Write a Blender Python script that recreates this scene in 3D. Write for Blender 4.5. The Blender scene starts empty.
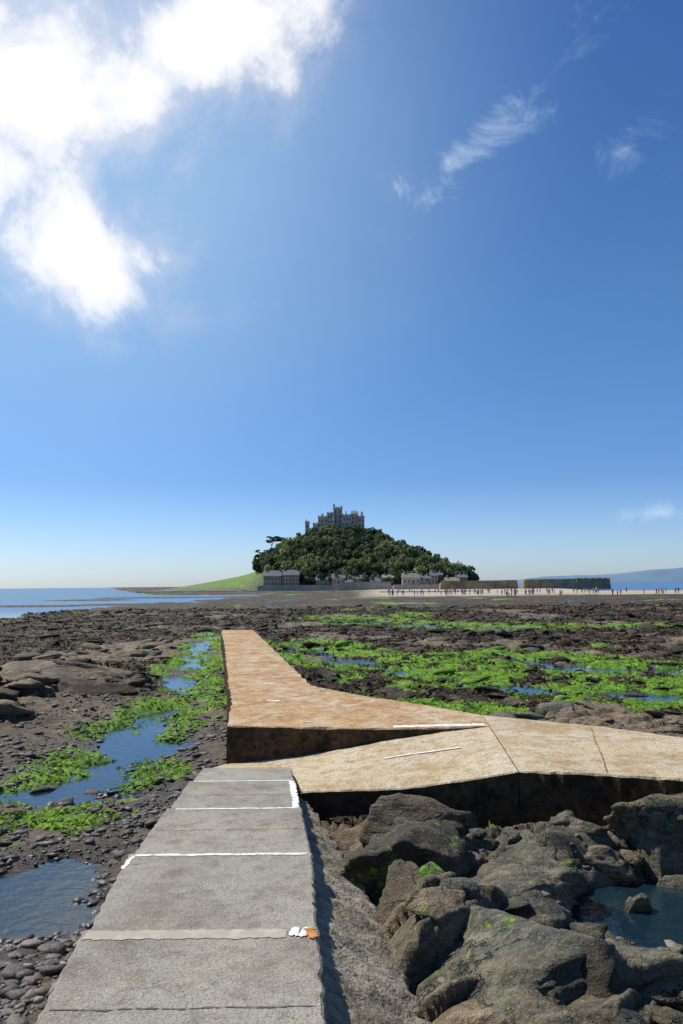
import bpy, bmesh, math, random
import numpy as np
from mathutils import Vector, Matrix
random.seed(4); rng=np.random.default_rng(7)
scene=bpy.context.scene
D=bpy.data
def link(o):
    scene.collection.objects.link(o); return o
# ------------------------------------------------------------------ noise
perm=rng.permutation(256); perm=np.concatenate([perm,perm,perm])
ga=rng.uniform(0,2*np.pi,256); gx=np.cos(ga); gy=np.sin(ga)
rv=rng.uniform(0,1,1024)
def h2(i,j,s=0): return perm[(perm[(i+s*17)&255]+(j&255))]
def gn(x,y,s=0):
    xi=np.floor(x).astype(np.int64); yi=np.floor(y).astype(np.int64)
    xf=x-xi; yf=y-yi
    u=xf**3*(xf*(xf*6-15)+10); v=yf**3*(yf*(yf*6-15)+10)
    def g(a,b):
        h=h2(xi+a,yi+b,s); return gx[h]*(xf-a)+gy[h]*(yf-b)
    return ((g(0,0)*(1-u)+g(1,0)*u)*(1-v)+(g(0,1)*(1-u)+g(1,1)*u)*v)*1.4
def fbm(x,y,o=4,s=0):
    t=0;a=1;n=0
    for k in range(o):
        t=t+a*gn(x*2**k+k*13.1,y*2**k+k*7.7,s+k); n+=a; a*=.5
    return t/n
def vn3(x,y,z):
    xi=np.floor(x).astype(np.int64); yi=np.floor(y).astype(np.int64); zi=np.floor(z).astype(np.int64)
    xf=x-xi; yf=y-yi; zf=z-zi
    xf=xf*xf*(3-2*xf); yf=yf*yf*(3-2*yf); zf=zf*zf*(3-2*zf)
    def g(a,b,c): return rv[perm[perm[perm[(xi+a)&255]+((yi+b)&255)]+((zi+c)&255)]]
    def l(a,b,t): return a+(b-a)*t
    return l(l(l(g(0,0,0),g(1,0,0),xf),l(g(0,1,0),g(1,1,0),xf),yf),l(l(g(0,0,1),g(1,0,1),xf),l(g(0,1,1),g(1,1,1),xf),yf),zf)*2-1
def blocky(x,y,sc,s=0):
    x=x/sc; y=y/sc
    xi=np.floor(x).astype(np.int64); yi=np.floor(y).astype(np.int64)
    b1=np.full(x.shape,9.); b2=np.full(x.shape,9.); hh=np.zeros(x.shape); idd=np.zeros(x.shape)
    for a in (-1,0,1):
        for b in (-1,0,1):
            h=h2(xi+a,yi+b,s)
            px=xi+a+rv[h]; py=yi+b+rv[h+256]
            dx=x-px; dy=y-py; d=dx*dx+dy*dy
            ht=rv[h+512]+(rv[h+300]-.5)*1.3*dx+(rv[h+600]-.5)*1.3*dy
            m=d<b1
            b2=np.where(m,b1,np.minimum(b2,d)); hh=np.where(m,ht,hh); idd=np.where(m,rv[h+700],idd); b1=np.where(m,d,b1)
    return hh,np.sqrt(b2)-np.sqrt(b1),idd
def ss(a,b,x):
    t=np.clip((x-a)/(b-a),0,1); return t*t*(3-2*t)
def dpoly(x,y,pts):
    d=np.full(x.shape,1e9)
    for (ax,ay),(bx,by) in zip(pts[:-1],pts[1:]):
        vx,vy=bx-ax,by-ay
        t=np.clip(((x-ax)*vx+(y-ay)*vy)/(vx*vx+vy*vy),0,1)
        d=np.minimum(d,np.hypot(x-ax-t*vx,y-ay-t*vy))
    return d
def inpoly(x,y,P):
    c=np.zeros(x.shape,bool)
    for (ax,ay),(bx,by) in zip(P,P[1:]+P[:1]):
        if ay==by: continue
        c^=((ay>y)!=(by>y))&(x<(bx-ax)*(y-ay)/(by-ay)+ax)
    return c
# ------------------------------------------------------------------ causeway outlines (metres)
def rxl(y): return np.interp(y,[-6,4.42,7.5,13.1],[-1.42,-1.67,-2.03,-2.31])
def rxr(y): return np.interp(y,[-6,4.42,7.5,11.56,13.1],[.12,-.115,-.30,-.71,-.86])
OR_L=[(-7.6,50,.35),(-6.8,44.2,.95),(-4.85,32.5,.95),(-2.85,19.8,.95),(-2.38,17,.95),(-2.07,14.1,.95),(-.72,13.84,.95),(.91,13.6,.95),(2.51,13.74,.95)]
OR_R=[(-5.8,50,.35),(-5.01,44.2,.95),(-3.0,32.5,.95),(-.77,19.5,.95),(-.2,18.6,.95),(.3,17.8,.95),(.8,17.2,.95),(1.42,16.5,.95),(2.59,14.9,.95)]
CR_N=[(-2.33,13.11,.40),(-.86,13.11,.42),(-.60,11.4,.49),(.79,10.92,.64),(1.6,10.75,.78),(2.3,10.62,.92)]
CR_F=[(-2.07,14.09,.29),(-1.5,13.97,.36),(-.72,13.83,.47),(.91,13.59,.79),(1.7,13.66,.88),(2.505,13.73,.947)]
RB_F=[(2.6,14.9,.95),(3.55,14.26,.95),(4.4,13.6,.95),(5.36,12.6,.95),(7.6,10.7,.95),(11.5,7.6,.95),(20,1,.95)]
RB_N=[(2.31,10.61,.925),(2.85,10.45,.94),(3.5,10.22,.95),(4.26,9.95,.95),(6.3,8.3,.95),(10,5.3,.95),(18.4,-1.2,.95)]
def ring(a,b): return [p[:2] for p in a]+[p[:2] for p in b[::-1]]
POLYS=[ring(OR_L,OR_R),ring(CR_N,CR_F),ring(RB_N,RB_F)]
RAMP=[(rxl(-6),-6),(rxl(4.4),4.4),(rxl(7.5),7.5),(-2.31,13.1),(-.86,13.1),(-.71,11.5),(rxr(7.5),7.5),(rxr(4.4),4.4),(rxr(-6),-6)]
POLYS.append([(float(a),float(b)) for a,b in RAMP])
def slabdist(x,y):
    d=np.full(x.shape,1e9)
    for P in POLYS:
        q=dpoly(x,y,P+P[:1]); q=np.where(inpoly(x,y,P),-q,q); d=np.minimum(d,q)
    return d
CH_L=[(-9.5,55),(-7.5,42),(-5.9,30),(-4.8,24),(-4.6,18),(-4.4,14.5)]
CH_R=[(-2.6,44),(-.4,36),(1.9,31),(4.0,26.8),(6.6,24.0),(11,22.8)]
CH_R2=[(7.6,35),(10,31),(13,28.5),(18,28)]
CH_R3=[(-1,80),(3,70),(9,62),(20,58),(34,60)]
CH_R4=[(-1.2,22),(1.5,21),(3.2,19.8)]
def H(x,y):
    x=np.asarray(x,float); y=np.asarray(y,float)
    r=np.hypot(x,y)
    wx=x+.5*fbm(x*.6,y*.6,2,3); wy=y+.5*fbm(x*.6+9,y*.6,2,5)
    n1=fbm(x*.11,y*.11,3,1); n2=fbm(x*1.3,y*1.3,4,2); n3=fbm(x*4.5,y*4.5,3,6); nm=fbm(x*.45,y*.45,3,12)
    c,s_=math.cos(.5),math.sin(.5)
    ax=(wx*c+wy*s_); ay=(-wx*s_+wy*c)*2.0
    B1,E1,I1=blocky(ax,ay,2.1,1); B2,E2,I2=blocky(ax,ay,.62,2); B3,E3,I3=blocky(wx,wy*1.6,7,4)
    grav=ss(-1.6,-2.2,x)*ss(27,19,y)*(1-ss(-7.5,-9.5,x)*ss(15,18,y))
    mx_=x+1.3*nm+.5*n2; my_=y+1.6*fbm(x*.4+7,y*.4,3,13)
    dl=dpoly(mx_*.6+x*.4,my_,CH_L); dr=dpoly(mx_,my_,CH_R); dr2=dpoly(mx_,my_,CH_R2); dr3=dpoly(mx_,my_,CH_R3); dr4=dpoly(x,y,CH_R4)
    def bl(cx,cy,rx,ry,p=1.): return np.exp(-((((x+.45*n2+.4*nm)-cx)/rx)**2+(((y+.5*n2)-cy)/ry)**2)**p)
    pa=bl(-3.35,9.0,1.05,1.25,1.4); pb=bl(-4.9,13.1,1.35,.75,1.3); pc=bl(-3.9,16.8,.8,.7); pd=bl(-6.9,9.6,1.3,1.1)
    grav=np.maximum(grav,.75*np.exp(-(dl/2.0)**2))
    amp=(1-.9*grav)*ss(400,100,r)
    out=np.exp(-((x+10.8)/4.5)**2-((y-25)/6)**2)
    R=ss(.0,.8,x)*ss(11.3,9.8,y)*ss(9,6,x)
    mid=(1-R)
    z=.155+.10*n1+amp*(.10*(B1-.4)*(1+2.6*R)+.12*(B2-.4)*ss(70,25,r)*(1+.7*R)-.06*(1+2.2*R)*ss(.12,0,E1)-.03*(1+R)*ss(.2,0,E2)+.18*(B3-.45)*mid)+.06*n2+.045*n3*ss(45,15,r)+.06*nm
    z=z-.04*grav
    z=z+.55*out*(1+.4*(B1-.4)+.5*n2)
    mat_=np.clip(np.exp(-(dr/3.1)**2)+np.exp(-(dr2/2.8)**2)+np.exp(-(dr3/4)**2)+.8*np.exp(-(dr4/1.2)**2)+.6*np.exp(-(dl/1.5)**2),0,1)
    z=z*(1-.72*mat_)+.72*mat_*(.065+.10*n2+.10*n1+.03*n3)
    brk=ss(-.35,.02,nm+.6*n2)
    z=z-brk*(.20*np.exp(-(dl/.80)**2)+.21*np.exp(-(dr/.90)**2)+.21*np.exp(-(dr2/1.0)**2)+.22*np.exp(-(dr3/1.8)**2))
    z=z-.21*pa-.18*pb-.16*pc-.15*pd
    z=z-.14*ss(.12,.30,fbm(x*.20,y*.15,3,91))*ss(16,24,y)*ss(140,80,y)
    z=z+R*.30
    px=((x-3.3)/1.15)**2+((y-8.15)/1.15)**2
    z=z*(1-np.exp(-px**1.6))+(-.34+.08*n2)*np.exp(-px**1.6)-.6*np.exp(-((x-1.75)/.5)**2-((y-10.0)/.35)**2)
    sd=slabdist(x,y)
    z=np.where(sd<.8,np.minimum(z,.12+ss(0,.8,sd)*.5),z)
    z=np.where(sd<-.1,-.05,z)
    low=ss(-.10,-.01,z)*ss(.32,.18,z)
    al=low*np.clip(np.exp(-(dr/3.2)**2)*1.75+np.exp(-(dr2/3.1)**2)*1.75+np.exp(-(dr3/5)**2)*1.1+1.3*np.exp(-(dr4/1.6)**2)+1.15*np.exp(-(dl/1.4)**2)+.9*bl(-4.6,13.6,1.9,1.2)+.6*bl(-4.4,11.4,1.2,.7)+.9*pc,0,1.25)
    al=al*ss(-.26,.12,fbm(x*.5,y*.5,3,21)+.4*n2+.07)
    al=np.where((y<7.5),al*.1,al)
    patch=ss(.21,.39,fbm(x*.08+3,y*.035,3,31))*ss(28,50,y)*.66
    al=np.maximum(al,patch*ss(.4,.2,z))
    al=np.maximum(al,.65*ss(.25,.45,fbm(x*1.1,y*1.1,3,33))*R*ss(.5,.2,z))
    weed=ss(-.18,.06,fbm(x*.13+5,y*.09,4,41)+.25*n2+.14*ss(18,60,y)+.01)*(1-.75*grav)*ss(.75,.3,z)*(1-.8*R)
    s=x/np.maximum(y,1)
    Y1=np.interp(s,[-2,-.6,-.44,-.35,-.22,-.12,-.06,-.03],[50,75,88,112,165,230,400,900])*(1+.25*n1+.1*fbm(x*.05,y*.02,3,8))
    land=ss(1.04,.93,y/Y1)
    reef=ss(280,315,y)*ss(0,25,x+.30*y+20*fbm(x*.01,y*.03,3,11))*ss(-.02,-.05,s-.1)
    ybk=np.interp(s,[-.05,.05,.22,.28,.32,.6],[500,500,470,400,290,250])
    sandz=ss(195,215,y+30*fbm(x*.02,y*.02,2,14))*ss(ybk+12,ybk-5,y)*ss(.01,.06,s+.03*n1)*ss(1.6,1.2,s)
    right=ss(ybk+14,ybk-4,y)*ss(-.12,-.05,s)
    base_isl=np.exp(-(((x-10)/175)**2+((y-560)/110)**2)**3)
    land=np.where(s>-.05,right,land)
    land=np.clip(np.maximum(np.maximum(land,reef),base_isl),0,1)
    land=np.where(y<30,1-ss(-45,-60,x),land)
    fz=.06+.36*fbm(x*.035,y*.07,4,15)+.12*n1
    z=z+(fz-.05)*ss(50,110,y)
    z=z*(1-sandz)+(.35+.1*n1+.0006*(y-200))*sandz
    sp=.30*ss(.0,.28,fbm(x*.012,y*.05,3,17))
    z=z*land+(-1.3+5.2*sp*ss(330,240,y))*(1-land)
    weed=np.where(y>60,np.maximum(weed,ss(60,120,y)*.75),weed)*(1-sandz)
    weed=np.maximum(weed,ss(.9,.6,land))
    al=al*(1-sandz)*land
    tint=(.55*I1+.45*I2)*(.25+.75*R)
    return z,al,weed,sandz,tint,grav
# ------------------------------------------------------------------ mesh helpers
def mk(name,V,F,mats=(),smooth=False,midx=None,parent=None):
    V=np.asarray(V,np.float32); F=np.asarray(F,np.int32)
    me=D.meshes.new(name); n,k=F.shape
    me.vertices.add(len(V)); me.vertices.foreach_set('co',V.ravel())
    me.loops.add(n*k); me.loops.foreach_set('vertex_index',F.ravel())
    me.polygons.add(n); me.polygons.foreach_set('loop_start',np.arange(0,n*k,k,dtype=np.int32))
    me.polygons.foreach_set('loop_total',np.full(n,k,np.int32))
    if midx is not None: me.polygons.foreach_set('material_index',np.asarray(midx,np.int32))
    me.update(calc_edges=True)
    me.polygons.foreach_set('use_smooth',np.full(n,smooth))
    for m in mats: me.materials.append(m)
    o=D.objects.new(name,me); link(o)
    if parent: o.parent=parent
    return o
def settint(o,T):
    t=o.data.attributes.new('tint','FLOAT','POINT'); t.data.foreach_set('value',np.ascontiguousarray(np.broadcast_to(T,len(o.data.vertices)),dtype=np.float32))
def attrs(o,al,we,sa,ti,gr=0):
    me=o.data; a=me.color_attributes.new('Col','FLOAT_COLOR','POINT')
    c=np.ones((len(me.vertices),4),np.float32); c[:,0]=al;c[:,1]=we;c[:,2]=sa
    a.data.foreach_set('color',c.ravel()); settint(o,ti)
    t=me.attributes.new('grav','FLOAT','POINT'); t.data.foreach_set('value',np.ascontiguousarray(np.broadcast_to(gr,len(me.vertices)),dtype=np.float32))
# ------------------------------------------------------------------ material helpers
class M:
    def __init__(s,name):
        s.m=D.materials.new(name); s.m.use_nodes=True; s.t=s.m.node_tree; s.t.nodes.clear()
        s.out=s.n('ShaderNodeOutputMaterial')
    def n(s,ty,**k):
        q=s.t.nodes.new(ty)
        for a,b in k.items(): setattr(q,a,b)
        return q
    def l(s,a,b): s.t.links.new(a,b)
    def pos(s):
        if not hasattr(s,'_p'): s._p=s.n('ShaderNodeNewGeometry')
        return s._p.outputs['Position']
    def noise(s,scale,detail=5,rough=.55,vec=None,st=None):
        q=s.n('ShaderNodeTexNoise'); q.inputs['Scale'].default_value=scale; q.inputs['Detail'].default_value=detail; q.inputs['Roughness'].default_value=rough
        v=vec or s.pos()
        if st:
            mp=s.n('ShaderNodeVectorMath',operation='MULTIPLY'); mp.inputs[1].default_value=st; s.l(v,mp.inputs[0]); v=mp.outputs[0]
        s.l(v,q.inputs['Vector']); return q.outputs['Fac']
    def ramp(s,fac,stops):
        q=s.n('ShaderNodeValToRGB'); e=q.color_ramp.elements
        while len(e)<len(stops): e.new(.5)
        for i,(p,c) in enumerate(stops):
            e[i].position=p; e[i].color=(c,c,c,1) if isinstance(c,(int,float)) else (*c,1)
        s.l(fac,q.inputs[0]); return q.outputs[0]
    def mix(s,f,a,b,bt='MIX'):
        q=s.n('ShaderNodeMix',data_type='RGBA',blend_type=bt)
        for v,i in ((f,0),(a,6),(b,7)):
            if isinstance(v,(int,float)): q.inputs[i].default_value=v if i==0 else (v,v,v,1)
            elif isinstance(v,tuple): q.inputs[i].default_value=(*v,1)
            else: s.l(v,q.inputs[i])
        return q.outputs[2]
    def math(s,op,a,b=0,c=0):
        q=s.n('ShaderNodeMath',operation=op)
        for i,v in enumerate((a,b,c)):
            if isinstance(v,(int,float)): q.inputs[i].default_value=v
            else: s.l(v,q.inputs[i])
        return q.outputs[0]
    def bump(s,h,dist,st=1,nrm=None):
        q=s.n('ShaderNodeBump'); q.inputs['Strength'].default_value=st; q.inputs['Distance'].default_value=dist
        s.l(h,q.inputs['Height'])
        if nrm: s.l(nrm,q.inputs['Normal'])
        return q.outputs[0]
    def bsdf(s,col,rough=.8,nrm=None,spec=.4):
        q=s.n('ShaderNodeBsdfPrincipled'); q.inputs['Specular IOR Level'].default_value=spec
        if isinstance(col,tuple): q.inputs['Base Color'].default_value=(*col,1)
        else: s.l(col,q.inputs['Base Color'])
        if isinstance(rough,(int,float)): q.inputs['Roughness'].default_value=rough
        else: s.l(rough,q.inputs['Roughness'])
        if nrm: s.l(nrm,q.inputs['Normal'])
        s.l(q.outputs[0],s.out.inputs[0]); return q
def simple(name,col,var=.25,sc=1.,rough=.85,bump=0,spec=.3):
    m=M(name); n=m.noise(sc,4)
    c=m.ramp(n,[(.3,tuple(v*(1-var) for v in col)),(.7,tuple(min(1,v*(1+var)) for v in col))])
    nr=m.bump(n,bump) if bump else None
    m.bsdf(c,rough,nr,spec); return m.m
def rockmat(name,slate=False):
    m=M(name)
    at=m.n('ShaderNodeAttribute',attribute_name='Col'); sp=m.n('ShaderNodeSeparateColor'); m.l(at.outputs['Color'],sp.inputs[0])
    ti=m.n('ShaderNodeAttribute',attribute_name='tint').outputs['Fac']; gv_=m.n('ShaderNodeAttribute',attribute_name='grav').outputs['Fac']
    n0=m.noise(.45,4,.6); n1=m.noise(1.6,6,.68); n2=m.noise(8,6,.72); n3=m.noise(45,3,.6); n4=m.noise(5,5,.65,st=(.5,2.2,4))
    f=m.math('ADD',m.math('MULTIPLY',n1,.5),m.math('MULTIPLY',n4,.5))
    brown=m.ramp(f,[(.34,(.040,.027,.016)),(.45,(.14,.098,.056)),(.55,(.27,.20,.12)),(.66,(.45,.36,.24))])
    grey=m.ramp(f,[(.36,(.034,.036,.024)),(.47,(.105,.104,.07)),(.57,(.19,.18,.125)),(.68,(.36,.33,.245))])
    rock=m.mix(m.ramp(m.math('ADD',m.math('MULTIPLY',ti,.6),n0),[(.60,0.),(.86,1.)]),brown,grey)
    if slate:
        rock=m.mix(m.ramp(m.noise(2.2,5,.7),[(.51,0.),(.63,.5)]),rock,(.27,.215,.12))
        rock=m.mix(m.ramp(m.noise(3.1,5,.7),[(.52,0.),(.61,.8)]),rock,(.032,.036,.018))
    rock=m.mix(m.ramp(n2,[(.52,0.),(.66,.75)]),rock,(.04,.03,.02))
    rock=m.mix(m.ramp(n3,[(.55,0.),(.72,.5)]),rock,(.46,.40,.30))
    rock=m.mix(m.math('MULTIPLY',gv_,.45),rock,(.065,.048,.03))
    weedc=m.ramp(n2,[(.34,(.008,.006,.003)),(.5,(.024,.016,.008)),(.62,(.07,.046,.017)),(.75,(.17,.115,.045))])
    wf=m.math('MULTIPLY',sp.outputs[1],m.ramp(n1,[(.39,0.),(.49,1.)]))
    c=m.mix(wf,rock,weedc)
    alc=m.ramp(m.math('ADD',m.math('MULTIPLY',n2,.6),m.math('MULTIPLY',n1,.4)),[(.35,(.018,.040,.005)),(.44,(.07,.165,.008)),(.53,(.16,.33,.012)),(.65,(.34,.50,.035))])
    af=m.ramp(m.math('ADD',sp.outputs[0],m.math('MULTIPLY',m.math('SUBTRACT',m.noise(2.0,7,.8),.5),2.1)),[(.34,0.),(.49,1.)])
    af=m.math('MULTIPLY',af,m.ramp(sp.outputs[0],[(.02,0.),(.12,1.)]))
    c=m.mix(af,c,alc)
    sz=m.n('ShaderNodeSeparateXYZ'); m.l(m.pos(),sz.inputs[0])
    wet=m.ramp(m.math('SUBTRACT',m.math('ADD',sz.outputs[2],m.math('MULTIPLY',n1,.12)),m.math('MULTIPLY',gv_,.05)),[(.03,1.),(.17,0.)])
    wet=m.math('MULTIPLY',wet,m.math('SUBTRACT',1.0,m.math('MAXIMUM',sp.outputs[2],m.math('MULTIPLY',af,.8))))
    c=m.mix(m.math('MULTIPLY',wet,.62),c,m.mix(1.0,c,(.33,.32,.31),'MULTIPLY'))
    sand=m.ramp(m.noise(.05,5,.6),[(.35,(.36,.30,.22)),(.65,(.50,.43,.33))])
    c=m.mix(sp.outputs[2],c,sand)
    ro=m.math('SUBTRACT',.8,m.math('MULTIPLY',wet,.5))
    hgt=m.math('ADD',m.math('MULTIPLY',n2,1.0),m.math('ADD',m.math('MULTIPLY',n3,.25),m.math('MULTIPLY',n4,.6)))
    if slate:
        vo=m.n('ShaderNodeTexVoronoi',feature='DISTANCE_TO_EDGE'); vo.inputs['Scale'].default_value=.8
        nn=m.n('ShaderNodeTexNoise'); nn.inputs['Scale'].default_value=1.6; nn.inputs['Detail'].default_value=5; nn.inputs['Roughness'].default_value=.65; m.l(m.pos(),nn.inputs['Vector'])
        dv=m.n('ShaderNodeVectorMath',operation='MULTIPLY_ADD'); m.l(nn.outputs['Color'],dv.inputs[0]); dv.inputs[1].default_value=(1.3,1.3,1.3); m.l(m.pos(),dv.inputs[2])
        st=m.n('ShaderNodeVectorMath',operation='MULTIPLY'); m.l(dv.outputs[0],st.inputs[0]); st.inputs[1].default_value=(.7,1.9,1.6); m.l(st.outputs[0],vo.inputs['Vector'])
        cr=m.math('MULTIPLY',m.ramp(vo.outputs['Distance'],[(0.,1.),(.022,0.)]),m.ramp(n0,[(.44,0.),(.52,1.)]))
        c=m.mix(m.math('MULTIPLY',cr,.8),c,(.02,.016,.012)); hgt=m.math('SUBTRACT',hgt,m.math('MULTIPLY',cr,.6)); ro=m.math('SUBTRACT',ro,m.ramp(n1,[(.45,.25),(.6,0.)]))
    nr=m.bump(hgt,.08,1)
    m.bsdf(c,ro,nr,.4); return m.m
MAT_ROCK=rockmat('wet_foreshore_rock'); MAT_ROCKC=rockmat('weathered_slate_rock',True)
def pebblemat():
    m=M('pebbles'); ti=m.n('ShaderNodeAttribute',attribute_name='tint').outputs['Fac']
    c=m.ramp(ti,[(0.,(.03,.024,.018)),(.35,(.09,.07,.05)),(.6,(.17,.135,.10)),(.85,(.28,.24,.185)),(1.,(.45,.40,.33))])
    n=m.noise(40,3); c=m.mix(.35,c,m.ramp(n,[(.35,.03),(.7,.24)]))
    sz=m.n('ShaderNodeSeparateXYZ'); m.l(m.pos(),sz.inputs[0])
    wet=m.ramp(sz.outputs[2],[(.01,1.),(.10,0.)])
    c=m.mix(m.math('MULTIPLY',wet,.6),c,(.03,.025,.018))
    m.bsdf(c,m.math('SUBTRACT',.65,m.math('MULTIPLY',wet,.35)),m.bump(n,.01),.4); return m.m
MAT_PEB=pebblemat()
def concrete(name,ca,cb,cd,stain,agg=60,bd=.012,pale=None,crack=.25):
    m=M(name); n1=m.noise(.8,6,.68); n2=m.noise(4.5,7,.74); n3=m.noise(agg,3,.6); n5=m.noise(agg*3,2,.5)
    c=m.ramp(n1,[(.36,ca),(.60,cb)])
    if pale: c=m.mix(m.ramp(m.noise(1.5,7,.7,st=(1,.8,1)),[(.45,0.),(.62,.9)]),c,pale)
    c=m.mix(m.ramp(n2,[(.48,0.),(.66,stain)]),c,cd)
    c=m.mix(m.ramp(n3,[(.5,0.),(.72,.6)]),c,tuple(v*.35 for v in ca))
    c=m.mix(m.ramp(n3,[(.25,.5),(.42,0.)]),c,tuple(min(1,v*1.5) for v in cb))
    c=m.mix(m.ramp(n5,[(.56,0.),(.7,.55)]),c,(.05,.045,.035))
    if crack:
        vo=m.n('ShaderNodeTexVoronoi',feature='DISTANCE_TO_EDGE'); vo.inputs['Scale'].default_value=.35
        nn=m.n('ShaderNodeTexNoise'); nn.inputs['Scale'].default_value=2.5; nn.inputs['Detail'].default_value=5; m.l(m.pos(),nn.inputs['Vector'])
        dv=m.n('ShaderNodeVectorMath',operation='ADD'); m.l(m.pos(),dv.inputs[0]); m.l(nn.outputs['Color'],dv.inputs[1]); m.l(dv.outputs[0],vo.inputs['Vector'])
        c=m.mix(m.math('MULTIPLY',m.ramp(vo.outputs['Distance'],[(.0,crack),(.005,0.)]),m.ramp(n1,[(.5,0.),(.6,1.)])),c,(.05,.04,.03))
    h=m.math('ADD',m.math('MULTIPLY',n2,.8),m.math('ADD',m.math('MULTIPLY',n3,.5),m.math('MULTIPLY',n5,.3)))
    m.bsdf(c,.9,m.bump(h,bd),.25); return m.m
MAT_GREY=concrete('grey_aggregate_concrete',(.27,.24,.19),(.44,.40,.32),(.17,.14,.10),.65,50,.03,(.42,.395,.34),.5)
MAT_ORANGE=concrete('rust_stained_concrete',(.40,.215,.085),(.56,.37,.19),(.24,.115,.04),.85,22,.03,(.62,.51,.35))
MAT_CREAM=concrete('cream_concrete',(.43,.315,.17),(.61,.51,.34),(.33,.20,.09),.85,24,.025,(.60,.54,.41))
MAT_APRON=concrete('rough_mortar',(.24,.20,.14),(.38,.33,.25),(.10,.08,.05),.8,14,.06,None,0)
MAT_SIDE=concrete('weedy_shaded_slab_side',(.05,.03,.014),(.13,.075,.035),(.012,.01,.006),.9,9,.10,None,0)  # brown weed, with the wall's shade also darkened into the colour
def paint(name,ca,cb,a,b,sc):
    m=M(name); n=m.noise(sc,7,.78)
    c=m.mix(m.ramp(n,[(a,0.),(b,.9)]),ca,cb)
    m.bsdf(c,.7,m.bump(n,.006),.3); return m.m
MAT_PAINT=paint('worn_white_paint',(.80,.78,.73),(.36,.32,.25),.52,.62,14)
MAT_FADE=paint('faded_paint',(.52,.46,.34),(.36,.32,.255),.36,.52,6)
MAT_RUST=simple('rust_patch',(.45,.20,.05),.4,12)
# ------------------------------------------------------------------ ground sheet
ang=np.concatenate([np.linspace(-180,-62,40,endpoint=False),np.linspace(-62,-34,50,endpoint=False),np.linspace(-34,34,560,endpoint=False),np.linspace(34,62,50,endpoint=False),np.linspace(62,180,40,endpoint=False)])
ang=np.radians(ang)
rad=np.concatenate([np.geomspace(.3,3.2,12,endpoint=False),np.geomspace(3.2,60,760,endpoint=False),np.geomspace(60,900,280,endpoint=False),np.geomspace(900,25000,12)])
RR,AA=np.meshgrid(rad,ang,indexing='ij'); X=(RR*np.sin(AA)).ravel(); Y=(RR*np.cos(AA)).ravel()
Z,al,we,sa,ti,gv=H(X,Y)
nr_,na_=len(rad),len(ang)
ii=np.arange(nr_-1)[:,None]*na_; jj=np.arange(na_)[None,:]; jn=(jj+1)%na_
F=np.stack([ii+jj,ii+jn,ii+na_+jn,ii+na_+jj],-1).reshape(-1,4)[:, ::-1]
g=mk('rocky_foreshore_ground',np.stack([X,Y,Z],1),F,[MAT_ROCK],True); attrs(g,al,we,sa,ti,gv)
# ------------------------------------------------------------------ water
def watermat():
    m=M('sea_water'); sz=m.n('ShaderNodeSeparateXYZ'); m.l(m.pos(),sz.inputs[0])
    near=m.noise(4.5,3,.6); far=m.noise(.30,4,.65,st=(1,.4,1))
    nb=m.bump(near,.011); fb=m.bump(far,.7)
    fr=m.n('ShaderNodeFresnel'); fr.inputs['IOR'].default_value=1.34; m.l(nb,fr.inputs['Normal'])
    tr=m.n('ShaderNodeBsdfTransparent'); tr.inputs[0].default_value=(.44,.58,.58,1)
    gl=m.n('ShaderNodeBsdfGlossy'); gl.inputs['Roughness'].default_value=.035; gl.inputs['Color'].default_value=(.95,.97,1,1); m.l(nb,gl.inputs['Normal'])
    df=m.n('ShaderNodeBsdfDiffuse'); df.inputs[0].default_value=(.022,.062,.10,1)
    a0=m.n('ShaderNodeMixShader'); a0.inputs[0].default_value=.34; m.l(tr.outputs[0],a0.inputs[1]); m.l(df.outputs[0],a0.inputs[2])
    a=m.n('ShaderNodeMixShader'); m.l(m.math('ADD',m.math('MULTIPLY',fr.outputs[0],1.08),.015),a.inputs[0]); m.l(a0.outputs[0],a.inputs[1]); m.l(gl.outputs[0],a.inputs[2])
    p=m.n('ShaderNodeBsdfPrincipled'); m.l(m.ramp(m.math('ADD',m.math('DIVIDE',sz.outputs[0],600),.5),[(.2,(.05,.10,.14)),(.7,(.015,.10,.22))]),p.inputs['Base Color']); p.inputs['Roughness'].default_value=.22; m.l(fb,p.inputs['Normal'])
    b=m.n('ShaderNodeMixShader'); m.l(m.ramp(m.math('DIVIDE',sz.outputs[1],200),[(.35,0.),(.6,1.)]),b.inputs[0]); m.l(a.outputs[0],b.inputs[1]); m.l(p.outputs[0],b.inputs[2])
    m.l(b.outputs[0],m.out.inputs[0]); return m.m
mk('sea_water',[(-26000,-26000,0),(26000,-26000,0),(26000,26000,0),(-26000,26000,0)],[(0,1,2,3)],[watermat()])
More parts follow.
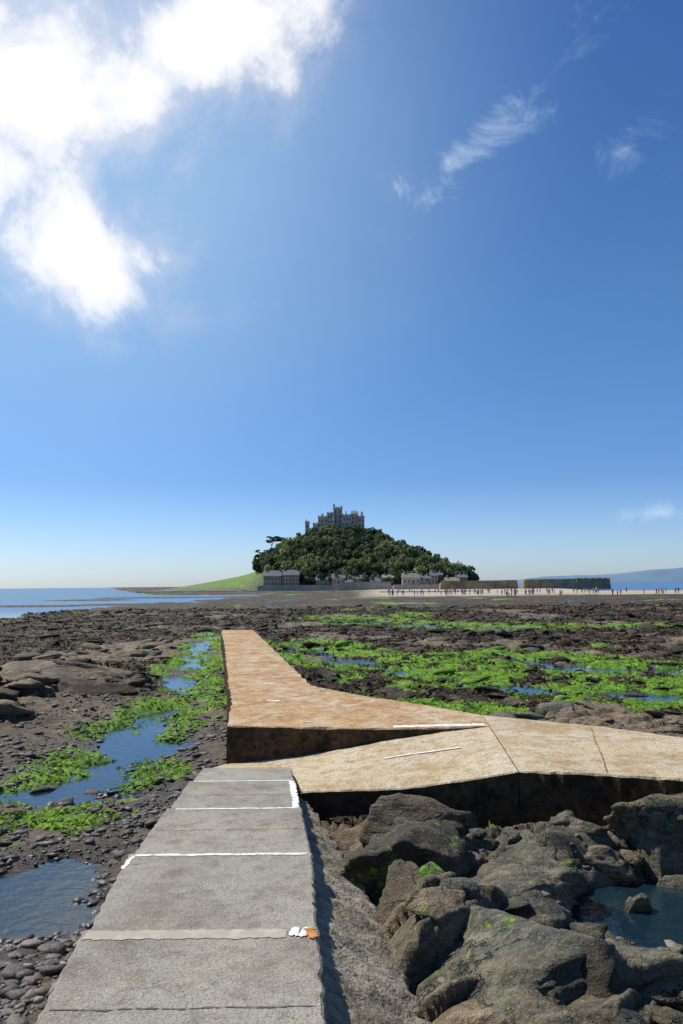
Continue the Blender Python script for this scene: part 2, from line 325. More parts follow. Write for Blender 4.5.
# ------------------------------------------------------------------ slabs
def loft(name,A,B,mats,depth=1.2,step=.35,nc=8,jit=.02,parent=None):
    A=np.array(A,float); B=np.array(B,float); L=[]; R=[]
    for i in range(len(A)-1):
        n=max(1,int(max(np.linalg.norm(A[i+1]-A[i]),np.linalg.norm(B[i+1]-B[i]))/step))
        for k in range(n):
            t=k/n; L.append(A[i]*(1-t)+A[i+1]*t); R.append(B[i]*(1-t)+B[i+1]*t)
    L.append(A[-1]);R.append(B[-1]); L=np.array(L);R=np.array(R)
    n=len(L)
    across=R-L; across/=np.maximum(np.linalg.norm(across[:,:2],axis=1)[:,None],1e-6); across[:,2]=0
    jl=rng.normal(0,jit,n); jr=rng.normal(0,jit,n); jl[0]=jr[0]=jl[-1]=jr[-1]=0
    L=L+across*jl[:,None]; R=R+across*jr[:,None]
    ts=np.linspace(0,1,nc+1); rows=[]; ch=.018
    for i in range(n):
        W=np.linalg.norm(R[i]-L[i]); e=min(.3,ch/max(W,.05))
        tt=np.concatenate([[0,0],[e],ts[1:-1],[1-e],[1,1]])
        pts=L[i]+(R[i]-L[i])*tt[:,None]
        pts[1,2]-=ch*.8+abs(jl[i])*.6; pts[-2,2]-=ch*.8+abs(jr[i])*.6
        pts[0,2]=L[i][2]-depth; pts[-1,2]=R[i][2]-depth
        pts[0,:2]-=across[i,:2]*.03; pts[-1,:2]+=across[i,:2]*.03
        rows.append(pts)
    V=np.array(rows); k=V.shape[1]; V=V.reshape(-1,3)
    F=[];mi=[]
    for i in range(n-1):
        for j in range(k-1):
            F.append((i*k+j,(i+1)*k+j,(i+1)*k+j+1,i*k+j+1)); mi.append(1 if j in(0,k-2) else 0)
    for i in (0,n-1):
        for j in range(1,k-2):
            a=i*k+j; b=a+1
            V=np.vstack([V,V[a]-[0,0,depth],V[b]-[0,0,depth]]); q=len(V)
            F.append((a,b,q-1,q-2)); mi.append(1)
    o=mk(name,V,F,mats,False,mi,parent)
    bm=bmesh.new(); bm.from_mesh(o.data); bmesh.ops.remove_doubles(bm,verts=bm.verts,dist=1e-5); bmesh.ops.recalc_face_normals(bm,faces=bm.faces)
    bm.to_mesh(o.data); bm.free(); return o
def empty(name):
    e=D.objects.new(name,None); link(e); return e
ramp=empty('concrete_ramp')
ys=[-6,-1.5,1.2,3.5,5.635,7.6,9.65,11.54,13.1]
DROP=.06
def rampz(y):
    y=float(y)
    for a,b in zip(ys[:-1],ys[1:]):
        if y<=b or b==ys[-1]:
            za=1.4-.073*a; zb=1.4-.073*b+(DROP if b<13 else .0)
            return za+(zb-za)*(y-a)/(b-a)
for a,b in zip(ys[:-1],ys[1:]):
    a2=a+.004; pts=[a2]+[q for q in (4.42,7.5,11.5) if a2+.2<q<b-.2]+[b]
    za=1.4-.073*a; zb=1.4-.073*b+(DROP if b<13 else 0)
    f=lambda q:za+(zb-za)*(q-a)/(b-a)
    loft('slab',[(rxl(q),q,f(q)) for q in pts],[(rxr(q),q,f(q)) for q in pts],[MAT_GREY,MAT_APRON],1.3,.07,8,.007,parent=ramp)
def strip(name,P,Q,zf,mat,parent,w=.06,n=40,jit=.006,off=.004):
    P=np.array(P,float);Q=np.array(Q,float); d=Q-P; L=np.linalg.norm(d); nrm=np.array([-d[1],d[0]])/L
    V=[];F=[]; ph=rng.uniform(0,6)
    for i in range(n+1):
        c=P+d*i/n+nrm*.006*math.sin(i*.35+ph); h=w/2*(1+.10*math.sin(i*1.1+ph))
        for s in(-1,1):
            p=c+nrm*s*(h+rng.normal(0,jit)); V.append((p[0],p[1],zf(p[0],p[1])+off))
        if i: b=2*i; F.append((b-2,b-1,b+1,b))
    return mk(name,V,F,[mat],False,parent=parent)
rz=lambda x,y:rampz(y)
for y0,w,mt,l0,r0 in ((11.49,.045,MAT_PAINT,.08,.05),(9.60,.05,MAT_PAINT,.12,.04),(7.55,.06,MAT_PAINT,.05,.05),(5.53,.15,MAT_FADE,.03,.22),(3.4,.12,MAT_FADE,.03,.03)):
    strip('painted_step_edge',(rxl(y0)+l0,y0),(rxr(y0)-r0,y0),rz,mt,ramp,w,60,.004)
strip('painted_step_edge',(rxr(9.9)-.05,9.9),(rxr(11.45)-.05,11.45),rz,MAT_PAINT,ramp,.08)
strip('painted_step_edge',(rxl(7.3)+.04,7.15),(rxl(7.5)+.06,7.56),rz,MAT_PAINT,ramp,.04)
strip('painted_corner',(-.38,5.56),(-.22,5.54),rz,MAT_PAINT,ramp,.14,12,.012,.008)
strip('rust_corner',(-.26,5.60),(-.215,5.42),rz,MAT_RUST,ramp,.06,12,.012,.012)
MAT_JG=simple('dirt_filled_joint',(.15,.125,.09),.4,8)
for y0 in (8.65,10.6,4.5): strip('joint',(rxl(y0)+.05,y0),(rxr(y0)-.05,y0+.02),rz,MAT_JG,ramp,.010,60,.004,.004)
cw=empty('stone_causeway')
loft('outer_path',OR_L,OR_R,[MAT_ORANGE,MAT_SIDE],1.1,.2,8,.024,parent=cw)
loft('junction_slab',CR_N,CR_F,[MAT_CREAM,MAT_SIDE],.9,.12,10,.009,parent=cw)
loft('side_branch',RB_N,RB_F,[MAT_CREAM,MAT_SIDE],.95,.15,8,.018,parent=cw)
flat=lambda x,y:.95
strip('painted_edge',(.86,13.80),(2.46,13.90),flat,MAT_PAINT,cw,.20,30,.012,.006)
def crz(x,y):
    t=(y-10.9)/(13.6-10.9); zn=np.interp(x,[-.6,.79,1.6,2.3],[.49,.64,.78,.92]); zf=np.interp(x,[-.72,.91,1.7,2.5],[.47,.79,.88,.947]); return float(zn*(1-t)+zf*t)
strip('painted_line',(.62,12.5),(1.82,12.42),crz,MAT_PAINT,cw,.05,30,.006,.014)
for (x,y,w) in ((-1.5,17.0,.28),(-1.85,20,.3),(-2.3,23.4,.35),(-3.0,27,.35),(-3.6,31,.35)):
    strip('painted_mark',(x-w/2,y),(x+w/2,y-.02),flat,MAT_PAINT,cw,.14,8,.015,.006)
MAT_JOINT=simple('weathered_joint',(.22,.13,.06),.3,8)
for y in (22,25.5,29,32.5,36,39.5,43):
    xl=np.interp(y,[19.8,32.5,44.2],[-2.85,-4.85,-6.8]); xr=np.interp(y,[19.5,32.5,44.2],[-.77,-3.0,-5.01])
    strip('joint',(xl+.04,y),(xr-.04,y),flat,MAT_JOINT,cw,.03,14,.004,.004)
for p,q in (((3.4,10.35),(4.2,13.6)),((-2.3,16),(-.35,18.6))):
    strip('joint',p,q,flat,MAT_JOINT,cw,.015,30,.004,.007)
ya=np.array([-6,-2,1,2.5,4,5.5,7,8.5,10,11.3])
wa=np.array([.8,.8,.8,.78,.75,.70,.62,.5,.32,.12])
apL=[(float(rxr(y)-.06),float(y),float(rampz(y)-.15)) for y in ya]
apR=[(float(rxr(y)+.035+w),float(y),float(max(.25,rampz(y)-.16-w*.62))) for y,w in zip(ya,wa)]
ap=loft('mortar_apron',apL,apR,[MAT_APRON,MAT_APRON],.9,.05,22,.02)
me=ap.data; co=np.empty(len(me.vertices)*3,np.float32); me.vertices.foreach_get('co',co); co=co.reshape(-1,3)
nz=fbm(co[:,0]*4,co[:,1]*4,4,9); co[:,2]+=ss(.04,.16,co[:,0]-rxr(co[:,1]))*nz*.08; me.vertices.foreach_set('co',co.ravel()); me.update()
me.polygons.foreach_set('use_smooth',np.ones(len(me.polygons),bool))
# ------------------------------------------------------------------ rocks
def ico(sub):
    bm=bmesh.new(); bmesh.ops.create_icosphere(bm,subdivisions=sub,radius=1)
    V=np.array([v.co[:] for v in bm.verts]); V/=np.linalg.norm(V,axis=1)[:,None]; Fc=np.array([[v.index for v in f.verts] for f in bm.faces]); bm.free(); return V,Fc
ICO={k:ico(k) for k in (1,2,3,4,5,6)}
def rock(sub,k=14,npl=14,rough=.10,dmin=.55):
    V,Fc=ICO[sub]; n=rng.normal(size=(npl,3)); n/=np.linalg.norm(n,axis=1)[:,None]; d=rng.uniform(dmin,1,npl)
    q=np.clip(V@n.T/d,0,None); r=(q**k).sum(1)**(-1/k); r=np.clip(r,.4,1.5)
    P=V*r[:,None]; o=rng.uniform(0,50)
    if sub>=3:
        f=0; a=rough; s=1.8
        for _ in range(6 if sub>4 else 4):
            nn=vn3(P[:,0]*s+o,P[:,1]*s+o*2,P[:,2]*s*1.6+o); f=f+a*(nn if _<2 else -abs(nn)); a*=.55; s*=2.1
        lay=np.floor(4.2*(P[:,2]+.25*P[:,0])+.6*vn3(P[:,0]*1.5+o,P[:,1]*1.5,P[:,2]+o)); lay=(lay%2)*rough*.42
        P=P*(1+f+lay)[:,None]
    return P,Fc
def rotm(a,b,c): return np.array(Matrix.Rotation(a,3,'Z')@Matrix.Rotation(b,3,'X')@Matrix.Rotation(c,3,'Y'))
class Bag:
    def __init__(s): s.V=[];s.F=[];s.T=[];s.W=[];s.A=[];s.n=0
    def add(s,P,Fc,t,w,a=0):
        s.V.append(P);s.F.append(Fc+s.n);s.n+=len(P);s.T.append(np.full(len(P),t));s.W.append(np.broadcast_to(w,len(P)));s.A.append(np.broadcast_to(a,len(P)))
    def make(s,name,mat,smooth=True):
        o=mk(name,np.concatenate(s.V),np.concatenate(s.F),[mat],smooth); attrs(o,np.concatenate(s.A),np.concatenate(s.W),0,np.concatenate(s.T)); return o
bag=Bag()
BIG=[(1.35,6.5,.20,1.25,1.0,.52,-.45,.95,0),(.78,8.7,.28,.72,.62,.46,.3,.1,.8),(1.55,8.3,.18,.75,.6,.36,.9,.6,.0),(2.35,5.75,.08,.85,.6,.42,.6,.95,0),
(.62,7.3,.22,.5,.7,.40,.1,.2,.6),(3.6,5.1,.15,1.0,.7,.40,-.5,.9,0),(2.2,4.6,.12,1.1,.6,.38,.2,.9,0),(1.2,4.9,.08,.7,.6,.42,.7,.5,0),(.75,9.95,.2,.7,.42,.38,.1,.3,.5),
(1.5,9.6,.15,.6,.40,.32,-.3,.7,.1),(2.3,9.65,.1,.5,.35,.32,.6,.8,0),(4.1,9.72,.38,1.05,.32,.50,-.12,.35,.2),(5.2,9.1,.3,.7,.45,.5,-.6,.4,.4),
(5.0,7.2,.2,.7,.6,.4,.2,.9,0),(4.2,4.3,.25,1.2,.9,.5,.2,.6,0),(2.8,3.7,.2,1,.8,.45,1,.5,0),(1.4,3.5,.15,.8,.7,.42,.3,.5,0),(5.8,5.2,.3,1.1,.9,.5,.5,.5,0),(5.9,7.8,.3,.8,.6,.4,.5,.5,0),
(2.95,8.5,-.10,.16,.13,.22,.5,.8,0),(2.1,7.1,.0,.5,.35,.28,.3,.7,0)]
for (x,y,z,sx,sy,sz,rz_,t,w) in BIG:
    P,Fc=rock(6 if (y<8.8 and x<3.2) else 5,26,10,.11,.5); P=P*[sx,sy,sz]; P=P@rotm(rz_,rng.uniform(-.2,.2),rng.uniform(-.2,.2)).T
    bag.add(P+[x,y,z],Fc,t,w,.16)
cnt=0
while cnt<150:
    x=rng.uniform(.3,7.5); y=rng.uniform(3,11.2)
    if slabdist(np.array([x]),np.array([y]))[0]<.22 or x<rxr(y)+.6: continue
    if ((x-3.3)/1.15)**2+((y-8.15)/1.15)**2<1: continue
    s=rng.uniform(.06,.24); z=H(np.array([x]),np.array([y]))[0][0]
    P,Fc=rock(4 if s>.15 else 3,22,10,.10); P=P*[s*rng.uniform(.9,1.6),s,s*rng.uniform(.4,.8)]; P=P@rotm(rng.uniform(0,6),rng.uniform(-.4,.4),rng.uniform(-.4,.4)).T
    bag.add(P+[x,y,z+.02],Fc,rng.uniform(.1,1),rng.choice([0,.0,.4,.9]),rng.choice([0,.1,.3])); cnt+=1
bag.make('rock_outcrop',MAT_ROCKC)
bag=Bag(); protos=[rock(3,18,10,.12) for _ in range(14)]; protos2=[rock(2,16,9,0) for _ in range(14)]
N=7500
u=rng.uniform(-.60,.60,N); yy=np.exp(rng.uniform(np.log(10.5),np.log(120),N)); xx=u*yy
sd=slabdist(xx,yy); zz,a_,w_,s_a,t_,g_=H(xx,yy); cl=fbm(xx*.3,yy*.3,3,77)
for i in range(N):
    if sd[i]<.35 or s_a[i]>.1 or zz[i]<-.08: continue
    if cl[i]<.0 and rng.random()<.75: continue
    if a_[i]>.35 and rng.random()<.75: continue
    if g_[i]>.5 and rng.random()<.7: continue
    s=min(rng.lognormal(-2.35,.55)*(1+yy[i]*.018),.42)
    if g_[i]>.5: s*=.6
    if sd[i]<1.2: s=min(s,.16)
    P,Fc=(protos if (yy[i]<30 and s>.1) else protos2)[i%14]
    P=P*[s*1.6,s,s*.42]; P=P@rotm(rng.uniform(0,6),rng.uniform(-.25,.25),rng.uniform(-.25,.25)).T
    bag.add(P+[xx[i],yy[i],zz[i]+s*.03],Fc,rng.uniform(0,.8),min(1,w_[i]),max(0,a_[i]-.25) if rng.random()<.4 else 0)
for i in range(38):
    x=rng.normal(-11,2.6); y=rng.normal(24.5,3.2)
    if x>-7: continue
    s=rng.uniform(.3,1.0); z=H(np.array([x]),np.array([y]))[0][0]
    P,Fc=rock(4,22,11,.14); P=P*[s*1.6,s,s*.38]; P=P@rotm(rng.uniform(-.5,.5),rng.uniform(-.2,.2),rng.uniform(-.2,.2)).T
    bag.add(P+[x,y,z],Fc,rng.uniform(.0,.3),rng.choice([.0,.4,.9]))
bag.make('seaweed_covered_rubble',MAT_ROCK)
# pebbles
bag=Bag(); pp=[rock(2,8,9,0) for _ in range(12)]; p1=[rock(1,6,9,0) for _ in range(12)]
N=26000
yy=np.exp(rng.uniform(np.log(3.6),np.log(30),N)); xx=-1.5-rng.uniform(0,1,N)**1.25*(2.0+.42*yy)
xx2=rng.uniform(.6,6,1200); yy2=rng.uniform(3,10.5,1200)
xx=np.concatenate([xx,xx2]); yy=np.concatenate([yy,yy2])
sd=slabdist(xx,yy); zz,a_,w_,s_a,t_,g_=H(xx,yy); cl=fbm(xx*.9,yy*.9,3,71)
for i in range(len(xx)):
    if sd[i]<.04 or zz[i]<-.05 or zz[i]>.6: continue
    if cl[i]<-.12: continue
    if xx[i]<0 and g_[i]<.3 and rng.random()<.8: continue
    s=min(rng.lognormal(-4.0,.6),.08)*(1+.02*yy[i])
    P,Fc=(pp if (yy[i]<9 and s>.03) else p1)[i%12]
    P=P*[s*1.35,s,s*.5]; a=rng.uniform(0,6); c,sn=math.cos(a),math.sin(a); P=np.stack([P[:,0]*c-P[:,1]*sn,P[:,0]*sn+P[:,1]*c,P[:,2]],1)
    bag.add(P+[xx[i],yy[i],zz[i]+s*.10],Fc,rng.beta(2,2.9),0)
bag.make('pebbles',MAT_PEB)
# loose fronds of brown wrack and green weed lying on the rock
def leafmat(name,a,b,c_,tr=.4):
    m=M(name); ti=m.n('ShaderNodeAttribute',attribute_name='tint').outputs['Fac']
    c=m.ramp(ti,[(0.,a),(.5,b),(1.,c_)])
    p=m.n('ShaderNodeBsdfPrincipled'); m.l(c,p.inputs['Base Color']); p.inputs['Roughness'].default_value=.7; p.inputs['Specular IOR Level'].default_value=.25
    tl=m.n('ShaderNodeBsdfTranslucent'); m.l(c,tl.inputs[0]); mx=m.n('ShaderNodeMixShader'); mx.inputs[0].default_value=tr
    m.l(p.outputs[0],mx.inputs[1]); m.l(tl.outputs[0],mx.inputs[2]); m.l(mx.outputs[0],m.out.inputs[0]); return m.m
def fronds(name,N,sel,mat,ls,ylo,yhi,T0):
    u=rng.uniform(-.55,.55,N); y=np.exp(rng.uniform(np.log(ylo),np.log(yhi),N)); x=u*y
    z,a,w,s,t,gg=H(x,y); sd=slabdist(x,y); k=sel(x,y,z,a,w,gg)&(sd>.15)&(s<.1)&(z>-.06)
    x,y,z=x[k],y[k],z[k]; n=len(x)
    th=rng.uniform(0,2*np.pi,n); L=ls*rng.uniform(.5,1.5,n)*(1+y*.035); Wd=L*rng.uniform(.2,.5,n)
    d=np.stack([np.cos(th),np.sin(th),rng.normal(0,.35,n)],1); e=np.stack([-np.sin(th),np.cos(th),rng.normal(0,.35,n)],1)
    c=np.stack([x,y,z+.015+rng.uniform(0,.03,n)*(1+y*.03)],1)
    Q=np.stack([c-d*L[:,None]-e*Wd[:,None]*.4,c+e*Wd[:,None]*-1,c+d*L[:,None],c+e*Wd[:,None]],1).reshape(-1,3)
    o=mk(name,Q,np.arange(4*n).reshape(-1,4),[mat]); settint(o,np.repeat(np.clip(T0+rng.normal(0,.22,n)+.6*fbm(x*.6,y*.6,3,58),0,1),4))
MAT_WRACK=leafmat('brown_wrack',(.010,.007,.003),(.040,.025,.010),(.14,.09,.03),.15)
MAT_GWEED=leafmat('green_weed',(.025,.06,.006),(.12,.26,.012),(.32,.48,.03),.35)
fronds('brown_seaweed',150000,lambda x,y,z,a,w,gg:((w>.45)&(a<.4)&(fbm(x*.5,y*.4,3,55)>-.15))|((a>.2)&(gg<.6)&(fbm(x*.9,y*.6,3,59)>.22)),MAT_WRACK,.05,10.5,110,.35)
fronds('green_seaweed',110000,lambda x,y,z,a,w,gg:(a>.32)&(fbm(x*.9,y*.6,3,59)<.20),MAT_GWEED,.035,8.5,90,.58)
# ------------------------------------------------------------------ island
hx=[-128,-124,-109,-86,-70,-61,-51,-40,-28,-17,10,22,33,45,57,68,80,87,99,125]
hz=[-.5,1.2,4.5,8.5,12,15,21,29,37,44.5,44.5,37.5,31.5,25.5,19.5,13.5,9,6.5,4,-.5]
def isl(x,y):
    t=np.clip(np.abs(y-600)/np.where(y<600,112,140),0,1)
    p=np.interp(x,hx,hz); n=fbm(x*.03,y*.03,4,51)
    return p*(1-t**1.7)**.9+n*4*ss(3,20,p)*(1-t)+.0
gx_=np.linspace(-130,128,200); gy_=np.linspace(486,742,160)
GX,GY=np.meshgrid(gx_,gy_); gz=isl(GX,GY)+.45
V=np.stack([GX.ravel(),GY.ravel(),gz.ravel()],1); nx=200
idx=np.arange(159)[:,None]*nx+np.arange(199)[None,:]; idx=idx.ravel()
mi_=M('island_turf'); n=mi_.noise(.06,6,.65); n2=mi_.noise(.4,5,.7)
c=mi_.ramp(n2,[(.3,(.06,.11,.018)),(.5,(.13,.22,.04)),(.7,(.24,.31,.09))])
sx=mi_.n('ShaderNodeSeparateXYZ'); mi_.l(mi_.pos(),sx.inputs[0])
fw=mi_.ramp(mi_.math('ADD',mi_.math('DIVIDE',mi_.math('ADD',sx.outputs[0],76),60),mi_.math('MULTIPLY',n,.3)),[(.35,0.),(.55,1.)])
c=mi_.mix(fw,c,mi_.ramp(n2,[(.4,(.05,.08,.03)),(.65,(.17,.17,.11))]))
c=mi_.mix(mi_.ramp(mi_.math('ADD',mi_.math('DIVIDE',sx.outputs[2],20),mi_.math('MULTIPLY',n,.3)),[(.20,1.),(.30,0.)]),c,mi_.ramp(n2,[(.35,(.06,.055,.05)),(.7,(.26,.24,.20))]))
mi_.bsdf(c,.95)
mk('island_hill',V,np.stack([idx,idx+1,idx+nx+1,idx+nx],1),[mi_.m],True)
MAT_LEAF=leafmat('woodland_foliage',(.035,.055,.036),(.095,.135,.06),(.24,.29,.11))  # greens lightened in the colour to stand in for haze over the island
MAT_PINE=leafmat('pine_needles',(.03,.05,.028),(.05,.08,.04),(.09,.12,.06))
def crown(nc,nl,ls,flat=.8):
    C=rng.normal(size=(nc,3)); C/=np.linalg.norm(C,axis=1)[:,None]; C*=rng.uniform(.2,.75,nc)[:,None]; C[:,2]*=flat
    Q=[];T=[]
    for c in C:
        r=rng.uniform(.28,.5); d=rng.normal(size=(nl,3)); d/=np.linalg.norm(d,axis=1)[:,None]; p=c+d*r*rng.uniform(.7,1.08,nl)[:,None]
        a=d*.9+rng.normal(size=(nl,3))*.4; u_=np.cross(a,rng.normal(size=(nl,3))); u_/=np.linalg.norm(u_,axis=1)[:,None]; v_=np.cross(a,u_); v_/=np.linalg.norm(v_,axis=1)[:,None]
        s=ls*rng.uniform(.6,1.4,nl)[:,None]
        Q.append(np.stack([p-u_*s-v_*s*.6,p+u_*s-v_*s*.6,p+u_*s*.7+v_*s*.7,p-u_*s*.7+v_*s*.7],1)); T.append(np.full(nl,rng.uniform(-.15,.15))+d[:,2]*.15)
    return np.concatenate(Q).reshape(-1,3),np.repeat(np.concatenate(T),4)
crowns=[crown(8,34,.15) for _ in range(8)]
VV=[];TT=[]
k=0;tries=0;pl=[]
while k<950 and tries<20000:
    tries+=1
    x=rng.uniform(-60,86); y=rng.uniform(490,640)
    p=np.interp(x,hx,hz); z=float(isl(np.array(x),np.array(y)))
    if z<3.2 or p<6: continue
    if x<-46 and z<9+(-46-x)*.3: continue
    if -31<x<21 and 578<y<622: continue
    if x<-24 and z>40 : continue
    if any((x-a)**2+(y-b)**2<(3.2)**2 for a,b in pl[-400:]): continue
    pl.append((x,y)); k+=1
    s=rng.uniform(2.4,6.6)
    if -36<x<26 and y<600: s=min(s,3.6)
    if y<505: s=min(s,3.4)
    P,T=crowns[k%8]; a=rng.uniform(0,6); c,sn=math.cos(a),math.sin(a)
    P=np.stack([P[:,0]*c-P[:,1]*sn,P[:,0]*sn+P[:,1]*c,P[:,2]*rng.uniform(.85,1.5)],1)*s
    lf=float(fbm(np.array(x*.05),np.array(y*.05),3,66))
    VV.append(P+[x,y,z+s*.75]); TT.append(np.clip(T+.9*lf+rng.beta(1.4,2.1),0,1))
V=np.concatenate(VV); T=np.concatenate(TT)
o=mk('hillside_woodland',V,np.arange(len(V)).reshape(-1,4),[MAT_LEAF]); settint(o,T)
MAT_BARK=simple('bark',(.12,.10,.075),.3,2)
def tube(P0,P1,r0,r1,n=7):
    P0=np.array(P0,float);P1=np.array(P1,float); d=P1-P0; d/=np.linalg.norm(d); a=np.cross(d,[.3,.9,.1]); a/=np.linalg.norm(a); b=np.cross(d,a)
    th=np.arange(n)/n*2*np.pi; c=np.cos(th)[:,None]*a+np.sin(th)[:,None]*b
    V=np.vstack([P0+c*r0,P1+c*r1]); F=np.array([(i,(i+1)%n,n+(i+1)%n,n+i) for i in range(n)]); return V,F
def pine(x,y,h,w):
    e=empty('pine_tree'); z0=float(isl(np.array(x),np.array(y)))
    V=[];F=[];n=0; pts=[(x,y,z0-.5),(x+.3,y,z0+h*.35),(x-.2,y,z0+h*.62),(x+.5,y,z0+h*.85)]; rr=[.55,.42,.32,.2]
    seg=[(pts[i],pts[i+1],rr[i],rr[i+1]) for i in range(3)]; ends=[]
    for i in range(9):
        a=i*2.4; L=w*rng.uniform(.5,1); st=np.array(pts[2])+(np.array(pts[3])-pts[2])*rng.random(); en=st+[math.cos(a)*L,math.sin(a)*L,h*rng.uniform(.05,.25)]; seg.append((st,en,.18,.06)); ends.append(en)
    for s in seg:
        v,f=tube(*s); V.append(v);F.append(f+n);n+=len(v)
    mk('trunk',np.concatenate(V),np.concatenate(F),[MAT_BARK],True,parent=e)
    VV=[];TT=[]
    for en in ends+[np.array(pts[3])+[0,0,h*.08]]:
        P,T=crown(5,45,.13,.5); s=w*.42; VV.append(P*[s*1.25,s*1.25,s*.6]+en); TT.append(np.clip(T+.4,0,1))
    V=np.concatenate(VV); o=mk('crown',V,np.arange(len(V)).reshape(-1,4),[MAT_PINE],parent=e); settint(o,np.concatenate(TT))
pine(-53,592,20,6.0); pine(-61,588,14,4.2); pine(-46,596,14,4.5)
# ------------------------------------------------------------------ masonry builders
class BM:
    def __init__(s): s.V=[];s.F=[]
    def box(s,x0,x1,y0,y1,z0,z1,tp=0):
        n=len(s.V)
        s.V+= [(x0,y0,z0),(x1,y0,z0),(x1,y1,z0),(x0,y1,z0),(x0+tp,y0+tp,z1),(x1-tp,y0+tp,z1),(x1-tp,y1-tp,z1),(x0+tp,y1-tp,z1)]
        s.F+=[tuple(n+i for i in f) for f in ((0,3,2,1),(4,5,6,7),(0,1,5,4),(1,2,6,5),(2,3,7,6),(3,0,4,7))]
    def cren(s,x0,x1,y0,y1,z,m=.9,h=1.0,t=.45):
        for a0,a1,hz_ in ((x0,x1,0),(y0,y1,1)):
            n=max(2,int((a1-a0)/(2*m))); st=(a1-a0)/n
            for i in range(n):
                p=a0+st*i+st*.12; q=p+st*.52
                if hz_==0:
                    s.box(p,q,y0-.003,y0+t,z-.05,z+h); s.box(p,q,y1-t,y1+.003,z-.05,z+h)
                else:
                    s.box(x0-.003,x0+t,p,q,z-.05,z+h); s.box(x1-t,x1+.003,p,q,z-.05,z+h)
    def gable(s,x0,x1,y0,y1,z,h,o=.4):
        n=len(s.V); ym=(y0+y1)/2
        s.V+=[(x0-o,y0-o,z),(x1+o,y0-o,z),(x1+o,y1+o,z),(x0-o,y1+o,z),(x0-o,ym,z+h),(x1+o,ym,z+h)]
        s.F+=[(n,n+1,n+5,n+4),(n+2,n+3,n+4,n+5),(n+3,n+2,n+1,n),(n+3,n,n+4,n+4),(n+1,n+2,n+5,n+5)]
    def make(s,name,mat,parent=None):
        me=D.meshes.new(name); F=[tuple(dict.fromkeys(f)) for f in s.F]; me.from_pydata(s.V,[],F); me.materials.append(mat); me.update()
        o=D.objects.new(name,me); link(o); o.parent=parent; return o
def stonemat(name,ca,cb,sc=.35):
    m=M(name); n=m.noise(sc,6,.7); br=m.n('ShaderNodeTexBrick'); br.inputs['Scale'].default_value=1.0; br.inputs['Brick Width'].default_value=.9; br.inputs['Row Height'].default_value=.4; br.inputs['Mortar Size'].default_value=.02
    mp=m.n('ShaderNodeMapping'); mp.inputs['Rotation'].default_value=(math.radians(90),0,0); m.l(m.pos(),mp.inputs[0]); m.l(mp.outputs[0],br.inputs['Vector'])
    br.inputs['Color1'].default_value=(.9,.9,.9,1); br.inputs['Color2'].default_value=(1.06,1.03,1,1); br.inputs['Mortar'].default_value=(.8,.8,.8,1)
    c=m.mix(1.0,m.ramp(n,[(.35,ca),(.65,cb)]),br.outputs[0],'MULTIPLY'); m.bsdf(c,.9,m.bump(n,.2)); return m.m
MAT_CASTLE=stonemat('castle_granite',(.40,.34,.28),(.60,.52,.43)); MAT_HOUSE=stonemat('house_granite',(.20,.19,.17),(.33,.30,.26)); MAT_HOUSE2=stonemat('lime_washed_granite',(.38,.34,.28),(.52,.47,.38))  # castle tones also lightened in the colour for distance haze
MAT_HARB=stonemat('harbour_granite',(.17,.13,.075),(.42,.34,.21),.25); MAT_SEAW=stonemat('sea_wall_granite',(.34,.30,.23),(.56,.50,.40))
MAT_SLATE=simple('slate_roof',(.15,.15,.165),.3,.8,.6); MAT_SLATE2=simple('lichen_slate_roof',(.24,.21,.16),.3,.8,.7); MAT_GLASS=simple('dark_window_glass',(.05,.055,.06),.3,1,.2); MAT_TRIM=simple('pale_trim',(.42,.40,.36),.1,2); MAT_DOOR=simple('painted_door',(.06,.12,.10),.2,2)
e=empty('castle'); W=BM(); G=BM(); Rf=BM()
def tower(x0,x1,y0,y1,z0,z1,cr=1,m=.9,win=2,rows=2):
    W.box(x0,x1,y0,y1,z0,z1,.15)
    if cr: W.box(x0-.12,x1+.12,y0-.12,y1+.12,z1-.9,z1-.4); W.cren(x0,x1,y0,y1,z1,m,.8)
    for r in range(rows):
        for i in range(win):
            cx=x0+(i+.5)*(x1-x0)/win+rng.uniform(-.2,.2); cz=z1-3.2-r*3.6
            if cz<z0+1: continue
            G.box(cx-.42,cx+.42,y0-.02,y0+.3,cz-.8,cz+.8); W.box(cx-.6,cx+.6,y0-.1,y0+.2,cz-1.0,cz-.82); W.box(cx-.6,cx+.6,y0-.1,y0+.2,cz+.82,cz+1.0)
B=41
tower(-18,-11,593,606,B,55.5,1,.8,3,3); tower(-11,-6.5,590,604,B,58,1,.8,2,4)
tower(-6.3,.6,596,604,B,62.5,1,.8,2,5); tower(-6.4,-4.9,595.2,596.8,B,64.6,1,.4,0,0); tower(-.8,.7,602.5,604,B,64,1,.4,0,0)
tower(.6,7.5,592,606,B,56.5,1,.8,3,3); tower(7.5,12.5,594,607,B,57.5,0,.8,2,3); Rf.gable(7.5,12.5,594,607,57.5,2.6,.3)
tower(12.5,17.5,595,605,B,55.5,1,.8,2,3); tower(14.8,16.4,597,598.6,B,58.6,1,.4,0,0); tower(-15.5,-13.8,598,600,B,57.6,1,.4,0,0)
tower(-22,-18,596,603,B,50.5,1,.8,2,1); tower(-28,-24.6,595,599,34,51.5,1,.7,1,3); tower(-24.6,-22,596.5,598,34,46.5,1,.6,0,0); tower(-27.2,-26.2,596.2,597.2,38,53.8,0,.4,0,0)
tower(17.5,23,597,602,35,46,1,.7,2,1); tower(-20,20,586,589,36.5,43.5,1,.9,8,1); tower(3,4,598,599,56,60,0); tower(9.3,10.3,603,604,57,61.5,0)
